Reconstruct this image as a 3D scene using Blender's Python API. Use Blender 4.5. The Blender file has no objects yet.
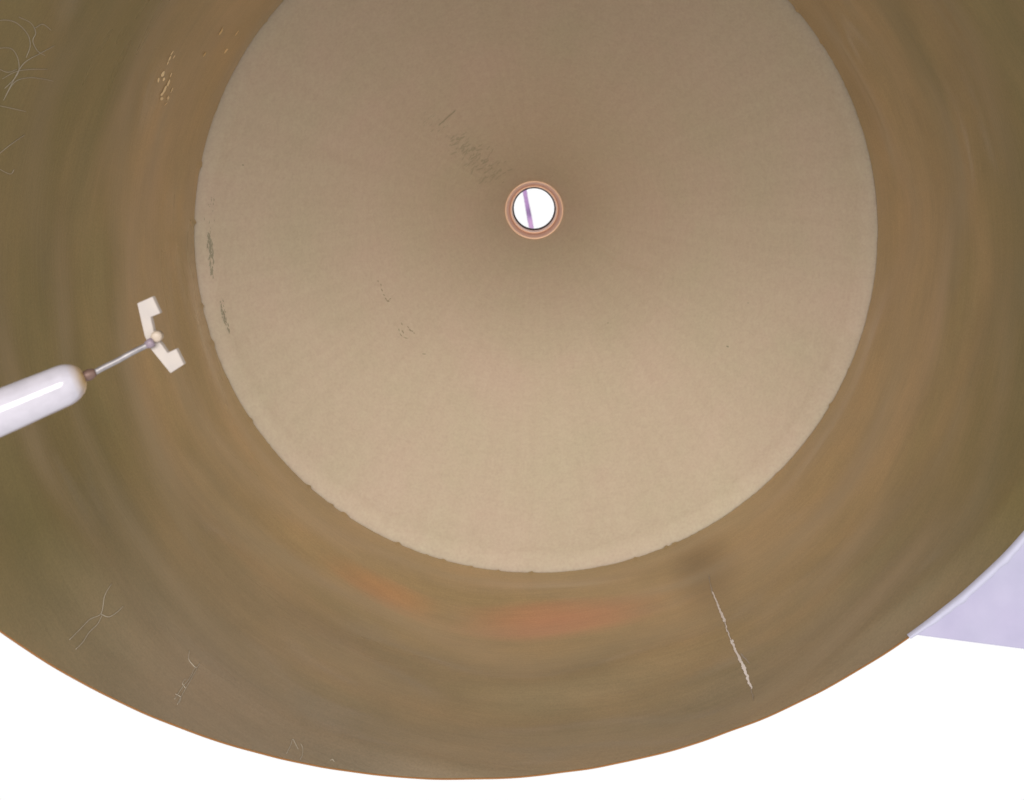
import bpy, bmesh, math, random
from mathutils import Vector, noise
random.seed(7)
sc = bpy.context.scene
C = sc.collection

# ------------------------------------------------------------------ camera, light, exposure
FPX = 1000.0                       # focal length in pixels of the 1024 wide frame
VX, VY = 529.0, 150.0              # where the tube's axis direction meets the picture
cam = bpy.data.objects.new('camera', bpy.data.cameras.new('camera'))
C.objects.link(cam)
cam.data.sensor_width = 36.0
cam.data.lens = 36.0 * FPX / 1024.0
cam.data.shift_x = -(VX - 512.0) / 1024.0
cam.data.shift_y = (VY - 400.0) / 1024.0
cam.rotation_euler = (math.radians(90), 0, 0)
cam.data.clip_start = 0.005
cam.data.clip_end = 50
cam.data.dof.use_dof = True
cam.data.dof.focus_distance = 0.33
cam.data.dof.aperture_fstop = 42
sc.camera = cam

w = bpy.data.worlds.new('World'); sc.world = w; w.use_nodes = True
w.node_tree.nodes['Background'].inputs[0].default_value = (1.0, 0.995, 1.0, 1)
w.node_tree.nodes['Background'].inputs[1].default_value = 1.01

def area(name, loc, target, sx, sy, power, col):
    l = bpy.data.lights.new(name, 'AREA'); l.shape = 'RECTANGLE'; l.size = sx; l.size_y = sy
    l.energy = power; l.color = col
    o = bpy.data.objects.new(name, l); C.objects.link(o)
    o.location = loc
    o.rotation_euler = (Vector(target) - Vector(loc)).to_track_quat('-Z', 'Y').to_euler()
    return o
area('softbox_lamp', (0.03, -0.94, 0.45), (0.0, 0.40, -0.06), 0.95, 0.5, 14.5, (1.0, 0.97, 0.93))

sc.view_settings.view_transform = 'Standard'
sc.view_settings.look = 'None'
sc.view_settings.gamma = 1.0
sc.view_settings.exposure = 0.0

# ------------------------------------------------------------------ the tube's geometry
R = 0.15                           # inner radius
Z1 = FPX * R / 342.0               # depth of the seam between tube and funnel
CX, CZ = 7.0 * Z1 / FPX, -81.0 * Z1 / FPX
ZH = 1.35 * Z1                     # depth of the funnel's mouth
RH = 0.0172
PI = math.pi

def rim_y(th):                     # the front is cut obliquely
    return Z1 * (0.4874 + 0.0551 * math.cos(th) - 0.1902 * math.sin(th))

def ray(px, py):
    return Vector(((px - VX) / FPX, 1.0, -(py - VY) / FPX))

def ripple(th, y):
    a = min(1.0, (Z1 - y) / 0.02)
    c, n_ = math.cos(th), math.sin(th)
    return a * (0.0026 * noise.noise(Vector((c * 1.9 + 4, n_ * 1.9, y * 21)))
                + 0.0027 * noise.noise(Vector((c * 2.6, n_ * 3.2 + 7, y * 42)))
                + 0.00008 * noise.noise(Vector((c * 5, n_ * 5, y * 70))))
def dent(x, y, z):
    return noise.noise(Vector((x * 22, y * 22, z * 22))) * 0.0009

def on_wall(px, py, lift=0.0003):  # point of the tube wall seen at a spot
    d = ray(px, py); r = R - lift
    for _ in range(6):
        a = d.x**2 + d.z**2; b = -2 * (d.x * CX + d.z * CZ); c = CX**2 + CZ**2 - r * r
        t = (-b + math.sqrt(b * b - 4 * a * c)) / (2 * a)
        p = d * t
        th = math.atan2(p.z - CZ, p.x - CX)
        r = R - lift + ripple(th, p.y) * min(1, 12 * (p.y - rim_y(th)) / (Z1 - rim_y(th)))
    return p

# funnel profile: (radius, depth)
LIP = 0.0062
FUN = [(R + 0.004, Z1 + 0.0016), (R - 0.0002, Z1 + 0.0020), (R - LIP, Z1 + 0.0066), (R - LIP - 0.0008, Z1 + 0.0076)]
n = 56
def fprof(t): return 0.88 * t + 0.12 * t ** 5
r0, y0 = FUN[-1]
for i in range(1, n + 1):
    t = i / n
    FUN.append((r0 + (RH - r0) * t, y0 + (ZH - y0) * fprof(t)))
def fdepth(rr):
    if rr <= r0: return y0 + (ZH - y0) * fprof(min(1.0, (rr - r0) / (RH - r0)))
    for (ra, ya), (rb, yb) in zip(FUN[:3], FUN[1:4]):
        if rb <= rr <= ra: return ya + (yb - ya) * (ra - rr) / (ra - rb)
    return Z1
def on_funnel(px, py, lift=0.0003):
    d = ray(px, py)
    lo, hi = Z1, ZH + 0.01
    for _ in range(60):
        m = (lo + hi) / 2
        p = d * m
        rr = math.hypot(p.x - CX, p.z - CZ)
        if m < fdepth(rr) + (dent(p.x, m, p.z) if RH + 0.004 < rr < R - LIP else 0) - lift: lo = m
        else: hi = m
    return d * lo

# ------------------------------------------------------------------ helpers
def obj(name, bm, m, parent=None, smooth=True, normals=True):
    if normals: bmesh.ops.recalc_face_normals(bm, faces=bm.faces)
    me = bpy.data.meshes.new(name); bm.to_mesh(me); bm.free()
    if smooth:
        for p in me.polygons: p.use_smooth = True
    me.materials.append(m)
    o = bpy.data.objects.new(name, me); C.objects.link(o)
    if parent:
        o.parent = parent
        o.matrix_parent_inverse = Vector and parent_inv(parent)
    return o
def world_loc(o):
    return o.location + (world_loc(o.parent) if o.parent else Vector((0, 0, 0))) if o.type == 'EMPTY' else Vector((0, 0, 0))
def parent_inv(p):
    from mathutils import Matrix
    return Matrix.Translation(-p.location) if p.type == 'EMPTY' else Matrix.Identity(4)
def thing(name, label, cat, loc, group=None):
    o = bpy.data.objects.new(name, None); C.objects.link(o)
    o.location = loc; o.empty_display_size = 0.01
    o['label'] = label; o['category'] = cat
    if group: o['group'] = group
    return o

def lathe(bm, prof, seg=256, close=False):
    rings = []
    for (r, y) in prof:
        rings.append([bm.verts.new((CX + r * math.cos(2*PI*i/seg), y, CZ + r * math.sin(2*PI*i/seg))) for i in range(seg)])
    pairs = list(zip(rings[:-1], rings[1:]))
    if close: pairs.append((rings[-1], rings[0]))
    for a, b in pairs:
        for i in range(seg):
            j = (i + 1) % seg
            bm.faces.new((a[i], a[j], b[j], b[i]))
    return rings

def sweep(bm, pts, rad, seg=6, cap=True):
    """tube along pts; rad a number or a list"""
    n = len(pts)
    if not isinstance(rad, (list, tuple)): rad = [rad] * n
    prev = None; rings = []
    for i, p in enumerate(pts):
        t = (pts[min(i+1, n-1)] - pts[max(i-1, 0)]).normalized()
        if prev is None:
            a = Vector((0, 0, 1)) if abs(t.z) < 0.9 else Vector((1, 0, 0))
            u = t.cross(a).normalized()
        else:
            u = (prev - t * prev.dot(t)).normalized()
        prev = u; v = t.cross(u)
        rings.append([bm.verts.new(p + (u * math.cos(2*PI*k/seg) + v * math.sin(2*PI*k/seg)) * rad[i]) for k in range(seg)])
    for a, b in zip(rings[:-1], rings[1:]):
        for k in range(seg):
            j = (k + 1) % seg
            bm.faces.new((a[k], a[j], b[j], b[k]))
    if cap:
        bm.faces.new(rings[0]); bm.faces.new(list(reversed(rings[-1])))

def smooth_path(pts, m=5):
    out = []
    n = len(pts)
    for i in range(n - 1):
        p0, p1, p2, p3 = pts[max(i-1, 0)], pts[i], pts[i+1], pts[min(i+2, n-1)]
        for k in range(m):
            t = k / m
            out.append(tuple(0.5 * ((2*b) + (-a + c) * t + (2*a - 5*b + 4*c - d) * t*t + (-a + 3*b - 3*c + d) * t**3)
                             for a, b, c, d in zip(p0, p1, p2, p3)))
    out.append(tuple(pts[-1]))
    return out

# ------------------------------------------------------------------ materials
def mat(name, col, rough=0.5, metal=0.0, coat=0.0, spec=0.5):
    m = bpy.data.materials.new(name); m.use_nodes = True
    b = m.node_tree.nodes['Principled BSDF']
    b.inputs['Base Color'].default_value = (*col, 1)
    b.inputs['Roughness'].default_value = rough
    b.inputs['Metallic'].default_value = metal
    b.inputs['Coat Weight'].default_value = coat
    b.inputs['Specular IOR Level'].default_value = spec
    return m
class N:
    def __init__(s, m):
        s.t = m.node_tree; s.b = s.t.nodes['Principled BSDF']
        s.tc = s.t.nodes.new('ShaderNodeTexCoord')
    def new(s, kind, **kw):
        n = s.t.nodes.new(kind)
        for k, v in kw.items():
            if k in n.inputs: s.put(n.inputs[k], v)
            else: setattr(n, k, v)
        return n
    def put(s, sock, v):
        if isinstance(v, bpy.types.NodeSocket): s.t.links.new(v, sock)
        else: sock.default_value = v
    def noise(s, scale, sc_xyz=(1, 1, 1), detail=3, rough=0.5, loc=(0, 0, 0), vec=None):
        mp = s.t.nodes.new('ShaderNodeMapping'); mp.inputs['Scale'].default_value = sc_xyz
        mp.inputs['Location'].default_value = loc
        s.t.links.new(vec or s.tc.outputs['Object'], mp.inputs['Vector'])
        nz = s.t.nodes.new('ShaderNodeTexNoise'); nz.inputs['Scale'].default_value = scale
        nz.inputs['Detail'].default_value = detail; nz.inputs['Roughness'].default_value = rough
        s.t.links.new(mp.outputs[0], nz.inputs['Vector'])
        return nz.outputs['Fac']
    def ramp(s, fac, stops):
        r = s.t.nodes.new('ShaderNodeValToRGB'); s.t.links.new(fac, r.inputs[0])
        e = r.color_ramp.elements
        while len(e) < len(stops): e.new(0.5)
        for el, (p, c) in zip(e, stops):
            el.position = p; el.color = (*c, 1) if len(c) == 3 else c
        return r.outputs[0]
    def mix(s, fac, a, b, mode='MIX'):
        n = s.t.nodes.new('ShaderNodeMix'); n.data_type = 'RGBA'; n.blend_type = mode
        s.put(n.inputs[0], fac); s.put(n.inputs[6], a); s.put(n.inputs[7], b)
        return n.outputs[2]
    def math(s, op, a, b=0.0, clamp=False):
        n = s.t.nodes.new('ShaderNodeMath'); n.operation = op; n.use_clamp = clamp
        s.put(n.inputs[0], a); s.put(n.inputs[1], b)
        return n.outputs[0]
    def bump(s, h, strength, dist, prev=None):
        n = s.t.nodes.new('ShaderNodeBump'); n.inputs['Strength'].default_value = strength
        n.inputs['Distance'].default_value = dist
        s.t.links.new(h, n.inputs['Height'])
        if prev: s.t.links.new(prev, n.inputs['Normal'])
        return n.outputs[0]

# tube wall: brownish-olive lacquered metal, rolled, patchy tone, funnel reflections painted in as colour hoops
M_wall = mat('lacquered_wall', (0.2, 0.15, 0.08), 0.36, coat=0.8)
M_wall.node_tree.nodes['Principled BSDF'].inputs['Coat Roughness'].default_value = 0.20
M_wall.node_tree.nodes['Principled BSDF'].inputs['Coat Tint'].default_value = (1.0, 0.90, 0.72, 1)
q = N(M_wall)
big = q.noise(5.0, (1.0, 5.0, 1.0), 3, 0.55)
hoop = q.noise(9.0, (0.9, 5.0, 0.9), 2, 0.5, (3.1, 0.4, 7.0))
fine = q.noise(60.0, (0.6, 14.0, 0.6), 4, 0.65)
grain = q.noise(1500.0, (1, 1, 1), 2, 0.6)
c1 = q.ramp(big, [(0.30, (0.215, 0.202, 0.098)), (0.50, (0.265, 0.228, 0.112)), (0.70, (0.335, 0.245, 0.128))])
c2 = q.mix(q.ramp(hoop, [(0.40, (0, 0, 0)), (0.66, (0.50, 0.50, 0.50))]), c1, (0.37, 0.255, 0.135, 1))
sp = q.new('ShaderNodeSeparateXYZ'); q.t.links.new(q.tc.outputs['Object'], sp.inputs[0])
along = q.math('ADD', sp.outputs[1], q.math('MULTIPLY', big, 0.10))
c2 = q.mix(q.ramp(q.math('ADD', along, 0.03), [(0.38, (0, 0, 0)), (0.48, (0.72,)*3)]), c2, (0.50, 0.375, 0.225, 1))  # light bounced from the funnel, painted as a paler zone by the seam
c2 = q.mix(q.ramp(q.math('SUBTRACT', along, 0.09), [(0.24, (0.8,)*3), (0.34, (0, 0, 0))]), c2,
           q.mix(q.math('DIVIDE', q.math('SUBTRACT', -0.10, sp.outputs[2]), 0.05, True), (0.172, 0.155, 0.064, 1), (0.300, 0.258, 0.230, 1)))  # dim olive upper wall and glare at the lower rim, both painted in
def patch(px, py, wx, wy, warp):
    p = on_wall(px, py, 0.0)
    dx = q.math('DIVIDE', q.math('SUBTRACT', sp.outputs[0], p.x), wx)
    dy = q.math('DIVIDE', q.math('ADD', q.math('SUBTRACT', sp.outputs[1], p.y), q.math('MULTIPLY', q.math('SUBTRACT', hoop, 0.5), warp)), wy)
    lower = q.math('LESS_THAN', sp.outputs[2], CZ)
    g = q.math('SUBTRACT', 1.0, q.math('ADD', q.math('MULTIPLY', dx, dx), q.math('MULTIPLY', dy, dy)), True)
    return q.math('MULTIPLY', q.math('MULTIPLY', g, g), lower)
c2 = q.mix(q.math('MULTIPLY', patch(560, 621, 0.050, 0.017, 0.03), 0.85), c2, (0.66, 0.28, 0.17, 1))  # orange-pink reflection painted into the lower wall's colour
c2 = q.mix(q.math('MULTIPLY', patch(382, 592, 0.028, 0.010, 0.03), 0.70), c2, (0.58, 0.290, 0.130, 1))  # smaller orange reflection, painted in the same way
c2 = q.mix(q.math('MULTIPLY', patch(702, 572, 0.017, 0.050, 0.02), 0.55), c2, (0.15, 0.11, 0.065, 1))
c3 = q.mix(0.22, c2, q.ramp(fine, [(0.3, (0.38,)*3), (0.7, (0.62,)*3)]), 'OVERLAY')
mott = q.noise(28.0, (1.0, 1.6, 1.0), 4, 0.6, (9, 2, 4))
c3 = q.mix(0.55, c3, q.ramp(mott, [(0.30, (0.40, 0.42, 0.43)), (0.50, (0.50, 0.50, 0.50)), (0.70, (0.60, 0.56, 0.54))]), 'OVERLAY')
c4 = q.mix(0.22, c3, q.ramp(grain, [(0.3, (0.32, 0.32, 0.32)), (0.7, (0.70, 0.70, 0.68))]), 'OVERLAY')
hs = q.t.nodes.new('ShaderNodeHueSaturation'); hs.inputs['Saturation'].default_value = 0.90; hs.inputs['Value'].default_value = 0.98
q.t.links.new(c4, hs.inputs['Color'])
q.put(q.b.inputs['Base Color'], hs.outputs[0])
q.put(q.b.inputs['Roughness'], q.ramp(big, [(0.3, (0.26,)*3), (0.7, (0.38,)*3)]))
q.put(q.b.inputs['Normal'], q.bump(grain, 0.12, 0.0003, q.bump(fine, 0.10, 0.0006)))

# funnel: matt warm plaster-like coat
M_fun = mat('matt_funnel_coat', (0.6, 0.5, 0.38), 0.75, spec=0.25)
q = N(M_fun)
blot = q.noise(20.0, (1, 1, 1), 5, 0.65)
weave = q.noise(420.0, (1.0, 1.0, 0.35), 3, 0.6)
weave2 = q.noise(420.0, (0.35, 1.0, 1.0), 3, 0.6, (5, 5, 5))
speck = q.noise(900.0, (1, 1, 1), 2, 0.6, (2, 1, 3))
sep = q.new('ShaderNodeSeparateXYZ'); q.t.links.new(q.tc.outputs['Object'], sep.inputs[0])
ang = q.math('ARCTAN2', q.math('SUBTRACT', sep.outputs[2], CZ), q.math('SUBTRACT', sep.outputs[0], CX))
cmb = q.new('ShaderNodeCombineXYZ')
q.t.links.new(q.math('MULTIPLY', q.math('COSINE', ang), 1.0), cmb.inputs[0])
q.t.links.new(q.math('MULTIPLY', q.math('SINE', ang), 1.0), cmb.inputs[1])
q.t.links.new(q.math('MULTIPLY', sep.outputs[1], 0.6), cmb.inputs[2])
radial = q.noise(26.0, (1, 1, 1), 4, 0.6, vec=cmb.outputs[0])
f1 = q.ramp(blot, [(0.32, (0.575, 0.486, 0.352)), (0.68, (0.610, 0.482, 0.370))])
f2 = q.mix(0.14, f1, q.ramp(weave, [(0.3, (0.40,)*3), (0.7, (0.60,)*3)]), 'OVERLAY')
f3 = q.mix(0.14, f2, q.ramp(weave2, [(0.3, (0.40,)*3), (0.7, (0.60,)*3)]), 'OVERLAY')
f4 = q.mix(0.16, f3, q.ramp(radial, [(0.3, (0.42,)*3), (0.7, (0.58,)*3)]), 'OVERLAY')
f5 = q.mix(0.24, f4, q.ramp(speck, [(0.28, (0.36,)*3), (0.6, (0.55,)*3)]), 'OVERLAY')
q.put(q.b.inputs['Base Color'], f5)
q.put(q.b.inputs['Normal'], q.bump(speck, 0.10, 0.0003, q.bump(weave, 0.12, 0.0004)))

M_edge = mat('raw_copper_edge', (0.30, 0.135, 0.04), 0.5, 0.2)
M_out = mat('tube_outer_paint', (0.30, 0.27, 0.23), 0.5)
M_strip = mat('pale_strip', (0.47, 0.46, 0.57), 0.8)
M_copper = mat('polished_copper_ring', (1.0, 0.68, 0.48), 0.30, 0.25)
M_bore = mat('copper_bore', (0.74, 0.44, 0.33), 0.35, 0.3)
M_dark = mat('black_gasket', (0.015, 0.010, 0.014), 0.5)
M_hair = mat('pale_fibre', (0.42, 0.36, 0.28), 0.8)
M_scr = mat('white_scratch', (0.82, 0.74, 0.70), 0.5)
M_chip = mat('yellow_chip', (0.95, 0.74, 0.44), 0.5)
M_scuff = mat('grey_scuff', (0.34, 0.30, 0.21), 0.8)
M_scuff2 = mat('faint_scuff', (0.48, 0.41, 0.29), 0.8)
M_plas = mat('white_glossy_plastic', (0.52, 0.49, 0.55), 0.12, coat=0.5)
M_blade = mat('cream_plastic', (0.78, 0.70, 0.62), 0.45)
q = N(M_blade)
q.put(q.b.inputs['Base Color'], q.ramp(q.noise(220, detail=3), [(0.3, (0.41, 0.36, 0.33)), (0.7, (0.47, 0.405, 0.355))]))
M_hub = mat('amber_plastic', (0.46, 0.37, 0.29), 0.45)
M_steel = mat('dull_steel', (0.50, 0.46, 0.47), 0.42, 0.5)
q = N(M_steel)
q.put(q.b.inputs['Base Color'], q.ramp(q.noise(700, detail=3), [(0.3, (0.25, 0.23, 0.24)), (0.7, (0.36, 0.33, 0.33))]))
M_ferr = mat('brown_ferrule', (0.17, 0.10, 0.08), 0.5, 0.3)
M_lil = mat('lilac_board', (0.62, 0.58, 0.80), 0.8)
q = N(M_lil)
q.put(q.b.inputs['Base Color'], q.mix(0.35, q.ramp(q.noise(14, detail=3), [(0.3, (0.43, 0.42, 0.55)), (0.7, (0.47, 0.43, 0.59))]),
      q.ramp(q.noise(45, detail=4), [(0.3, (0.42,)*3), (0.7, (0.58,)*3)]), 'OVERLAY'))
M_post = mat('mauve_post', (0.34, 0.21, 0.42), 0.6)
q = N(M_post)
q.put(q.b.inputs['Base Color'], q.ramp(q.noise(60, detail=3), [(0.32, (0.20, 0.12, 0.26)), (0.5, (0.38, 0.22, 0.46)), (0.7, (0.62, 0.36, 0.58))]))

# ------------------------------------------------------------------ tube
tube = thing('funnel_tube', 'big brown lacquered tube seen from inside, ending in a pale funnel with round hole', 'tube', (CX, Z1, CZ - R))
SEG = 1024
bm = bmesh.new()
NY = 90
grid = []
for j in range(NY + 1):
    t = j / NY
    ring = []
    for i in range(SEG):
        th = 2 * PI * i / SEG
        ry = rim_y(th) + 0.0004 * noise.noise(Vector((math.cos(th) * 12, math.sin(th) * 12, 3)))
        y = ry + (Z1 - ry) * t
        if j == NY:      # the far end is roughly sawn: tiny chips along the seam
            y += 0.0006 * max(0, noise.noise(Vector((math.cos(th) * 30, math.sin(th) * 30, 0.5))) - 0.25)
        rr = R + ripple(th, y) * min(1, t * 12)
        if j == NY:
            rr -= 0.0030 * max(0.0, noise.noise(Vector((math.cos(th) * 55, math.sin(th) * 55, 4.5))) - 0.42) \
                + 0.00022 * abs(noise.noise(Vector((math.cos(th) * 40, math.sin(th) * 40, 9.5))))
        ring.append(bm.verts.new((CX + rr * math.cos(th), y, CZ + rr * math.sin(th))))
    grid.append(ring)
for a, b in zip(grid[:-1], grid[1:]):
    for i in range(SEG):
        j = (i + 1) % SEG
        bm.faces.new((a[i], a[j], b[j], b[i]))
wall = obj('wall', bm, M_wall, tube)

# outer skin and the thin bare rim between the two
def cutring(bm, r, dy):
    vs = []
    for i in range(SEG):
        th = 2 * PI * i / SEG
        ry = rim_y(th) + 0.0004 * noise.noise(Vector((math.cos(th) * 12, math.sin(th) * 12, 3)))
        vs.append(bm.verts.new((CX + r * math.cos(th), ry + dy, CZ + r * math.sin(th))))
    return vs
def bridge(bm, a, b):
    for i in range(len(a)):
        j = (i + 1) % len(a)
        bm.faces.new((a[i], a[j], b[j], b[i]))
bm = bmesh.new()
r1 = cutring(bm, R + 0.00055, 0.0004)
r2 = [bm.verts.new((CX + (R + 0.0055) * math.cos(2*PI*i/SEG), Z1 - 0.001, CZ + (R + 0.0055) * math.sin(2*PI*i/SEG))) for i in range(SEG)]
rm = cutring(bm, R + 0.0012, 0.002); rn = cutring(bm, R + 0.0042, 0.010)
bridge(bm, r1, rm); bridge(bm, rm, rn); bridge(bm, rn, r2)
obj('outer_skin', bm, M_out, tube)
bm = bmesh.new()
e1 = cutring(bm, R + 0.00002, 0.0003); e2 = cutring(bm, R + 0.0001, -0.0003)
e3 = cutring(bm, R + 0.00034, -0.0003); e4 = cutring(bm, R + 0.0005, 0.0006)
bridge(bm, e1, e2); bridge(bm, e2, e3); bridge(bm, e3, e4)
obj('rim_edge', bm, M_edge, tube)
# pale strip along the outside of the rim, lower right only
bm = bmesh.new()
prev = None
th0, th1 = math.radians(-44.6), math.radians(-8)
K = 90
for i in range(K + 1):
    th = th0 + (th1 - th0) * i / K
    wv = noise.noise(Vector((th * 45, 0, 0))) * 0.0006
    g = min(1.0, i / 12); h = min(1.0, i / 34)
    y = rim_y(th) + 0.0004 * noise.noise(Vector((math.cos(th) * 12, math.sin(th) * 12, 3)))
    row = []
    for (dr, dy) in ((-0.00015, 0.0010), (-0.00015, -0.0006), (0.0005 + (0.0009 + wv) * g, -0.0007), (0.0006 + (0.0011 + wv) * g, 0.0012), (0.0012, 0.012)):
        row.append(bm.verts.new((CX + (R + dr) * math.cos(th), y + dy, CZ + (R + dr) * math.sin(th))))
    if prev:
        for k in range(4): bm.faces.new((prev[k], prev[k+1], row[k+1], row[k]))
    prev = row
tp = obj('rim_strip', bm, M_strip, tube); tp['label'] = 'pale strip along the lower right rim of the tube'

# funnel with lip, behind the seam
bm = bmesh.new(); lathe(bm, FUN, 384)
for v in bm.verts:
    p = v.co
    d = dent(p.x, p.y, p.z)
    rr = math.hypot(p.x - CX, p.z - CZ)
    if RH + 0.004 < rr < R - LIP: v.co.y += d
fun = obj('funnel', bm, M_fun, tube)

# collar round the hole
bm = bmesh.new()
ringp = [(RH - 0.0004 + 0.0006 * math.cos(a), ZH - 0.0002 + 0.0006 * math.sin(a)) for a in [2*PI*k/14 for k in range(14)]]
lathe(bm, ringp, 128, True)
col = obj('collar', bm, M_copper, tube)
bm = bmesh.new(); lathe(bm, [(RH - 0.0009, ZH + 0.0002), (RH - 0.0026, ZH + 0.0045), (RH - 0.0031, ZH + 0.0050)], 128)
obj('recess', bm, M_bore, col)
bm = bmesh.new()
lathe(bm, [(RH - 0.0033 + 0.00045 * math.cos(a), ZH + 0.0052 + 0.00045 * math.sin(a)) for a in [2*PI*k/10 for k in range(10)]], 128, True)
obj('inner_bead', bm, M_copper, col)
bm = bmesh.new(); lathe(bm, [(RH - 0.0037, ZH + 0.0053), (RH - 0.0042, ZH + 0.013)], 128)
obj('bore', bm, M_bore, col)
bm = bmesh.new(); lathe(bm, [(RH - 0.0042, ZH + 0.0131), (RH - 0.0049, ZH + 0.0135), (RH - 0.0049, ZH + 0.0180), (RH - 0.0015, ZH + 0.0180)], 128)
obj('gasket', bm, M_dark, col)

# ------------------------------------------------------------------ marks on the surfaces
def flake(bm, proj, px, py, L, W, ang):
    """thin raised fleck, elongated, irregular; sizes in pixels of the photograph's plane at that spot"""
    k = 7; ring = []; top = []
    for i in range(k):
        a = 2 * PI * i / k + random.uniform(-.25, .25); f = random.uniform(.65, 1.1)
        lx, ly = L * .5 * math.cos(a) * f, W * .5 * math.sin(a) * f
        ring.append((px + lx * math.cos(ang) - ly * math.sin(ang), py + lx * math.sin(ang) + ly * math.cos(ang)))
    lo = [bm.verts.new(proj(x, y, 0.00018)) for x, y in ring]
    hi = bm.verts.new(proj(px, py, 0.00021))
    for i in range(k): bm.faces.new((lo[i], lo[(i+1) % k], hi))

def marks(name, proj, items, m, parent, label=None):
    bm = bmesh.new()
    for it in items: flake(bm, proj, *it)
    o = obj(name, bm, m, parent)
    if label: o['label'] = label
    if len(items) > 1: o['kind'] = 'stuff'
    return o
D = math.radians
fun_marks = []
# dark scuffs beside the left edge of the funnel
L = []
for i in range(50):
    t = random.random(); L.append((210.8 + random.gauss(0, 1.2) + 3 * (t - .5), 232 + 44 * t + random.gauss(0, 2), random.uniform(2.5, 8), random.uniform(.8, 1.9), D(88 + random.gauss(0, 10))))
for i in range(16):
    t = random.random(); L.append((211 + random.gauss(0, 2.2), 195 + 60 * t, random.uniform(1, 4), .6, D(90 + random.gauss(0, 15))))
marks('scuff_mark', on_funnel, L, M_scuff, fun, 'dark upright scuff near the left edge of the funnel')
L = []
for i in range(34):
    t = random.random(); L.append((220 + 9 * t + random.gauss(0, 1.2), 300 + 33 * t, random.uniform(2, 5), random.uniform(.8, 1.5), D(70 + random.gauss(0, 15))))
marks('scuff_mark', on_funnel, L, M_scuff, fun, 'short broken scuff below the upright one at the left')
# scuffs up and left of the hole
L = []
for i in range(9):
    t = i / 8; L.append((440 + 14 * t, 124 - 12 * t + random.gauss(0, .4), 5, random.uniform(1.0, 1.8), D(-42)))
marks('scuff_mark', on_funnel, L, mat('brown_scuff', (0.42, 0.36, 0.25), 0.8), fun, 'single dark slanting scratch above left of the hole')
L = []
for i in range(100):
    t = random.random(); L.append((454 + 44 * t + random.gauss(0, 7), 138 + 40 * t + random.gauss(0, 6), random.uniform(3, 10), random.uniform(.6, 1.7), D(-40 + random.gauss(0, 12))))
for i in range(14): L.append((428 + random.uniform(-4, 22), 108 + random.uniform(0, 30), random.uniform(2, 6), .7, D(-42)))
marks('scuff_mark', on_funnel, L, M_scuff2, fun, 'faint patch of slanting scuffs above left of the hole')
# little curls and dots
L = [(382, 290, 4, 1.5, 1.2), (381, 285, 3.5, 1.2, 1.4), (403, 332, 5, 1.4, 1.0), (410, 330, 4, 1.5, .8), (402, 324, 4, 1.1, 1.2), (388, 301, 4, 1.6, .2), (378, 281, 2.5, 1.2, 1.2), (384, 295, 3, 1.2, .8), (386, 299, 3.5, 1.2, .9), (390, 299, 3, 1.1, -.7), (399, 330, 5, 1, 1.3), (401, 335, 5, 1, .9),
     (408, 327, 4, .9, .9), (412, 331, 3, 1.3, .5), (414, 333, 2.5, 1.2, .3), (424, 354, 4, 1, .1), (406, 338, 5, .9, .2)]
marks('curled_scratch', on_funnel, L, mat('curl_brown', (0.34, 0.28, 0.19), 0.8), fun)
for it in [(727.5, 346.5, 3.6, 2, .4), (608, 323, 2, 1.2, 0), (243, 165, 2.5, 1.5, .3), (748, 303, 2, 1, 0)]: marks('dark_speck', on_funnel, [it], M_scuff, fun)
L = []
for i in range(26):
    t = i / 25; L.append((602 + 52 * t, 250 + 27 * t + 3 * math.sin(t * 5), 4, random.uniform(.8, 1.8), D(28 + random.gauss(0, 8))))
M_faintest = mat('warm_trace', (0.58, 0.46, 0.33), 0.8)
marks('faint_trace', on_funnel, L, M_faintest, fun)
# peppering of barely visible grit over the coat
L = []
for i in range(900):
    a = random.uniform(0, 2*PI); r = 330 * math.sqrt(random.random())
    x, y = 536 + r * math.cos(a), 231 + r * math.sin(a)
    if math.hypot(x - 534, y - 210) < 40: continue
    L.append((x, y, random.uniform(.6, 1.6), random.uniform(.5, 1.0), random.uniform(0, 3)))
g = marks('grit', on_funnel, L, M_faintest, fun); g['kind'] = 'stuff'

# white scratch on the lower wall
L = []
def seg(x0, y0, x1, y1, n, w0, w1):
    a = math.atan2(y1 - y0, x1 - x0)
    for i in range(n):
        t = i / (n - 1)
        L.append((x0 + (x1 - x0) * t + random.gauss(0, .25), y0 + (y1 - y0) * t, math.hypot(x1-x0, y1-y0) / n * 2.4, w0 + (w1 - w0) * t + random.uniform(-.4, .4), a + random.gauss(0, .06)))
seg(713, 593, 724, 620, 14, 1.8, 3.2); seg(724, 620, 731, 641, 8, 1.0, 1.2); seg(731, 641, 744, 668, 14, 2.4, 3.8); seg(744, 668, 751, 687, 10, 3.2, 2.6)
L.append((732.5, 641, 4, 4, 0)); L.append((744, 667, 8, 3, .9))
marks('scratch', on_wall, L, M_scr, wall, 'long white scratch on the lower right of the wall')
L = []
seg(709, 576, 712, 592, 6, .8, 1.0); seg(724, 620, 731, 640, 8, 1.1, 1.1); seg(742, 655, 748, 662, 4, 2, 1); seg(751, 688, 753, 698, 4, .9, .7)
M_scrf = mat('faint_scratch', (0.38, 0.31, 0.25), 0.5)
marks('scratch', on_wall, L, M_scrf, wall, 'faint thin stretches of the white scratch')
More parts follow.
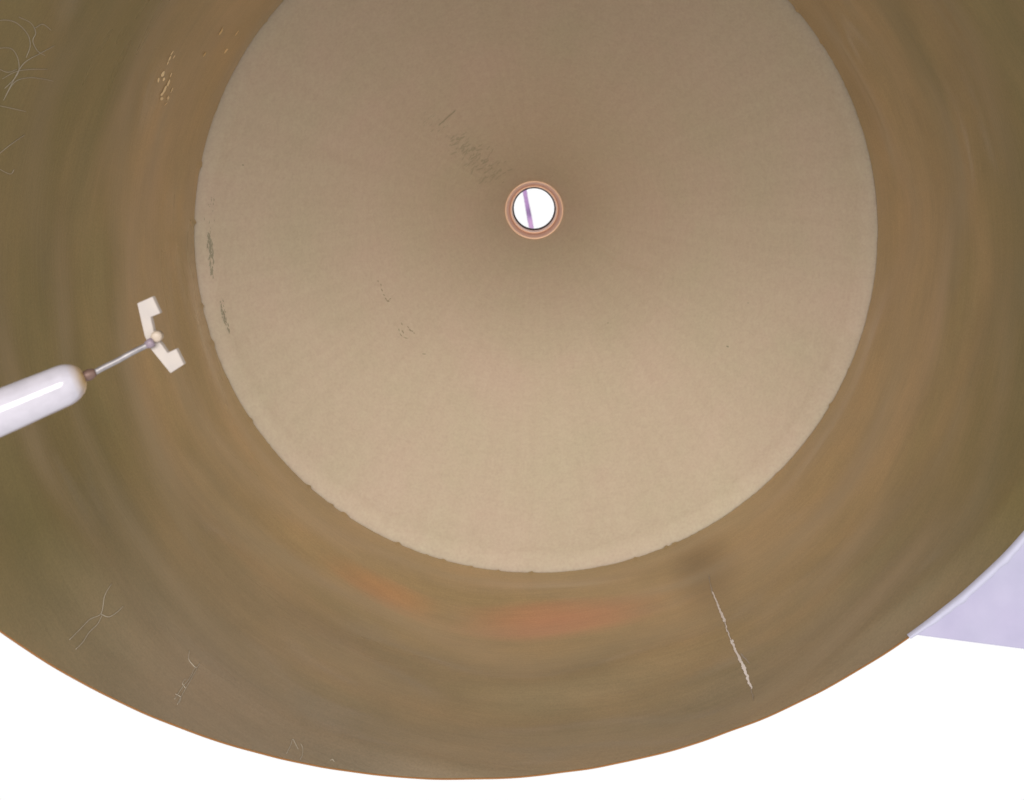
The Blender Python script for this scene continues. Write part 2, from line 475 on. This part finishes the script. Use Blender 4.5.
# yellow chips, upper left
L = []
for (x, y, l, w_) in ((172, 53, 7, 1.2), (170, 58, 7, 1.6), (168, 63, 5, 1.3), (163, 74, 7, 3.5), (158.5, 80, 6, 2.6), (164, 79, 5, 2.4), (168.5, 83, 8, 2.6), (165, 89, 9, 2.6),
                   (162, 94, 7, 2.6), (161.5, 99, 5, 3), (168, 98, 5, 2.4), (172, 90, 7, 1.8), (166, 104, 5, 1), (171, 75, 6, 1.2), (174, 57, 5, 1)):
    L.append((x, y, l, w_, D(-62 + random.gauss(0, 8))))
marks('chip', on_wall, L, M_chip, wall, 'cluster of yellow chips on the upper left wall')
L = []
for (x, y, l, w_) in ((221, 32, 8, 2.2), (226, 51, 9, 2.4), (205, 54, 6, 2.4), (237, 33, 7, 1.2), (222, 29, 5, 1)):
    L.append((x, y, l, w_ * .8, D(-55)))
M_chip2 = mat('ochre_chip', (0.88, 0.64, 0.32), 0.5)
marks('chip', on_wall, L, M_chip2, wall, 'scattered ochre chips near the top of the wall')

# ------------------------------------------------------------------ hairs
def hair(parent, pts, w_=0.00012, m=M_hair):
    pp = smooth_path(pts, 6)
    P = [Vector(on_wall(x, y, 0.00008)) for x, y in pp]
    bm = bmesh.new(); sweep(bm, P, [w_ * (0.5 + 0.5 * math.sin(PI * (0.15 + 0.7 * i / len(P)))) for i in range(len(P))], 5)
    return obj('hair', bm, m, parent)
def s1(l): return [(x / 4.21, 10 + y / 4.21) for x, y in l]
t = thing('hair_tangle', 'tangle of fine pale hairs fanning over the top left corner of the wall', 'hair', on_wall(15, 70))
for l in ([(-30, 50), (20, 42), (70, 55), (115, 100), (127, 150), (110, 200)],
          [(80, 30), (130, 55), (150, 95), (138, 130), (158, 172), (190, 192)],
          [(-30, 165), (40, 160), (72, 195), (80, 250), (60, 290), (20, 330)],
          [(20, 370), (55, 300), (100, 225), (165, 185), (230, 150)],
          [(10, 290), (60, 262), (120, 250), (200, 250)],
          [(15, 380), (60, 305), (120, 285), (180, 290), (225, 300)],
          [(-20, 620), (40, 570), (105, 525)],
          [(-20, 400), (40, 412), (110, 428)],
          [(-20, 660), (40, 690), (60, 672)],
          [(150, 75), (180, 60), (215, 85)],
          [(-20, 240), (30, 262), (70, 250)]):
    hair(t, s1(l), 0.00010)
def s2(l): return [(60 + x / 5.71, 580 + y / 5.71) for x, y in l]
t = thing('forked_hair', 'pale forked hair on the wall just above the lower left rim', 'hair', on_wall(95, 615))
for l in ([(295, 20), (255, 90), (235, 190), (170, 225), (110, 285), (55, 340)], [(240, 200), (215, 250), (165, 300), (130, 355), (90, 395)], [(235, 195), (280, 210), (330, 180), (360, 150)]):
    hair(t, s2(l), 0.00013)
t = thing('feathery_hair', 'feathery pale hair right of the forked hair, above the lower left rim', 'hair', on_wall(187, 680))
for l in ([(740, 400), (735, 450), (755, 480), (780, 500), (800, 470)], [(775, 490), (740, 560), (700, 610), (655, 680)], [(785, 500), (740, 580), (700, 650), (670, 710)], [(720, 560), (700, 590), (720, 620)], [(660, 650), (690, 670), (680, 700)]):
    hair(t, s2(l), 0.00012)
def s3(l): return [(270 + x / 11.43, 720 + y / 11.43) for x, y in l]
t = thing('short_hair', 'short pale hair arched over the bottom rim of the wall', 'hair', on_wall(295, 748))
for l in ([(190, 380), (235, 290), (260, 220), (300, 290), (320, 330)], [(350, 270), (375, 320), (370, 400), (345, 450)], [(690, 460), (715, 450), (735, 475)]):
    hair(t, s3(l), 0.00012)

# ------------------------------------------------------------------ probe
A0 = Vector(((0 - VX) * .193 / FPX, .193, -(412.5 - VY) * .193 / FPX))
A1 = Vector(((85 - VX) * .200 / FPX, .200, -(376.5 - VY) * .200 / FPX))
ax = (A1 - A0).normalized()
probe = thing('probe', 'white handle at the left with thin metal pin and small cream bow-shaped blade', 'probe', A0)
bm = bmesh.new()
P = []; Q = []
L_in = (A1 - A0).length
back = A0 - ax * 0.12
Ltot = (A1 - back).length
DOME = 0.0046
def hr(d):                         # radius at distance d from the tip: slightly tapered
    return 0.00405 + 0.00045 * min(1.0, d / L_in)
for i in range(40):
    d = Ltot - (Ltot - DOME) * i / 39
    P.append(A1 - ax * d); Q.append(hr(d))
for i in range(1, 19):
    a = (PI / 2) * i / 18
    P.append(A1 - ax * (DOME - DOME * math.sin(a))); Q.append(max(hr(DOME) * math.cos(a) ** 0.8, 0.0006))
sweep(bm, P, Q, 64)
q = N(M_plas)
# yellow-brown lens fringe painted on the rounded end; probe axis distance from the tip
dp = q.t.nodes.new('ShaderNodeVectorMath'); dp.operation = 'DOT_PRODUCT'
geo = q.t.nodes.new('ShaderNodeVectorMath'); geo.operation = 'SUBTRACT'
q.t.links.new(q.tc.outputs['Object'], geo.inputs[0]); geo.inputs[1].default_value = tuple(A1)
q.t.links.new(geo.outputs[0], dp.inputs[0]); dp.inputs[1].default_value = tuple(ax)
tipd = q.math('ADD', dp.outputs['Value'], q.math('MULTIPLY', q.noise(600, detail=2), 0.0004))
fac = q.ramp(q.math('MULTIPLY_ADD' if False else 'ADD', q.math('MULTIPLY', tipd, 300.0), 1.0), [(0.30, (0, 0, 0)), (0.62, (0.35,)*3), (0.95, (0.95,)*3)])
grime = q.ramp(q.noise(260, (1, 1, 1), 4, 0.6), [(0.35, (0.90,)*3), (0.6, (1, 1, 1))])
q.put(q.b.inputs['Base Color'], q.mix(1.0, q.mix(fac, (0.52, 0.49, 0.55, 1), (0.42, 0.27, 0.10, 1)), grime, 'MULTIPLY'))
handle = obj('handle', bm, M_plas, probe)
# ferrule
tip = A1
bm = bmesh.new(); sweep(bm, [tip - ax * .0006, tip + ax * .0002, tip + ax * .0010, tip + ax * .0016, tip + ax * .0018, tip + ax * .0021], [.0008, .00110, .00118, .00095, .00090, .0006], 20)
obj('ferrule', bm, M_ferr, probe)
# pin
E1 = Vector(((150.5 - VX) * .206 / FPX, .206, -(343.0 - VY) * .206 / FPX))
pa = (E1 - tip)
side = pa.cross(Vector((0, 1, 0))).normalized()
bm = bmesh.new()
P = [tip + ax * .002 + (E1 - tip - ax * .002) * (i / 24) + side * 0.00004 * math.sin(i * 0.5) for i in range(25)]
sweep(bm, P, [0.00064 - 0.000002 * i for i in range(25)], 16)
obj('pin', bm, M_steel, probe)
# socket where the pin enters the blade
pn = pa.normalized()
bm = bmesh.new(); sweep(bm, [E1 - pn * .0010, E1 - pn * .0002, E1 + pn * .0006], [.00072, .00098, .0010], 20)
obj('socket', bm, mat('purple_grey_socket', (0.26, 0.20, 0.24), 0.5, 0.1), probe)
# blade: a plate 1.6 mm thick, a wide jaw at each end
ol = [(122, 170), (235, 120), (293, 243), (222, 272), (245, 372), (280, 440), (345, 530), (408, 500), (465, 615), (365, 680), (215, 495), (176, 405)]
ol = [(120 + x / 7.275, 280 + y / 7.275) for x, y in ol]
def atd(px, py, d): return ray(px, py) * d
bm = bmesh.new()
def bd(px, py): return 0.2072 + (px - 152) * 0.00003 - (py - 338) * 0.00003
front = [bm.verts.new(atd(x, y, bd(x, y))) for x, y in ol]
f = bm.faces.new(front)
r = bmesh.ops.extrude_face_region(bm, geom=[f])
for v in [g for g in r['geom'] if isinstance(g, bmesh.types.BMVert)]: v.co += Vector((0.0001, 0.0012, 0.00005))
bmesh.ops.bevel(bm, geom=list(bm.edges), offset=0.00018, segments=3, affect='EDGES', profile=0.5)
bmesh.ops.triangulate(bm, faces=[f for f in bm.faces if len(f.verts) > 4])
obj('blade', bm, M_blade, probe, smooth=False)
# hub: a short knob through the blade's waist
H0 = atd(156.2, 336.8, bd(156, 337) - 0.0013)
bm = bmesh.new()
hd = Vector((-0.25, 1, -0.12)).normalized()
sweep(bm, [H0 - hd * .0002, H0, H0 + hd * .0002, H0 + hd * .0007, H0 + hd * .0030, H0 + hd * .0033], [.0006, .00100, .00112, .00118, .00118, .0008], 24)
obj('hub', bm, M_hub, probe)

# ------------------------------------------------------------------ what shows outside
def slab(name, corners, thick, m, label, cat, bev):
    bm = bmesh.new()
    vs = [bm.verts.new(c) for c in corners]
    f = bm.faces.new(vs)
    r = bmesh.ops.extrude_face_region(bm, geom=[f])
    for v in [g for g in r['geom'] if isinstance(g, bmesh.types.BMVert)]: v.co.y += thick
    bmesh.ops.bevel(bm, geom=list(bm.edges), offset=bev, segments=2, affect='EDGES')
    o = obj(name, bm, m, None, smooth=False)
    o['label'] = label; o['category'] = cat
    return o
slab('board', [atd(860, 628, .62), atd(1250, 679, .62), atd(1250, 330, .62), atd(870, 330, .62)], 0.02, M_lil,
     'pale lilac board behind the tube at the lower right, its lower edge showing', 'board', 0.0008)
bm = bmesh.new()
a, b = atd(524.6, 191, 1.2), atd(531.4, 228, 1.2)
dd = (b - a).normalized()
pts = [a - dd * .25 + (b - a + dd * .5) * (i / 40) for i in range(41)]
sweep(bm, pts, [0.0028 + 0.0008 * noise.noise(Vector((i * 2.7, 0, 0))) for i in range(41)], 12)
o = obj('post', bm, M_post, None)
o['label'] = 'thin mauve post standing outside, seen through the round hole'; o['category'] = 'post'
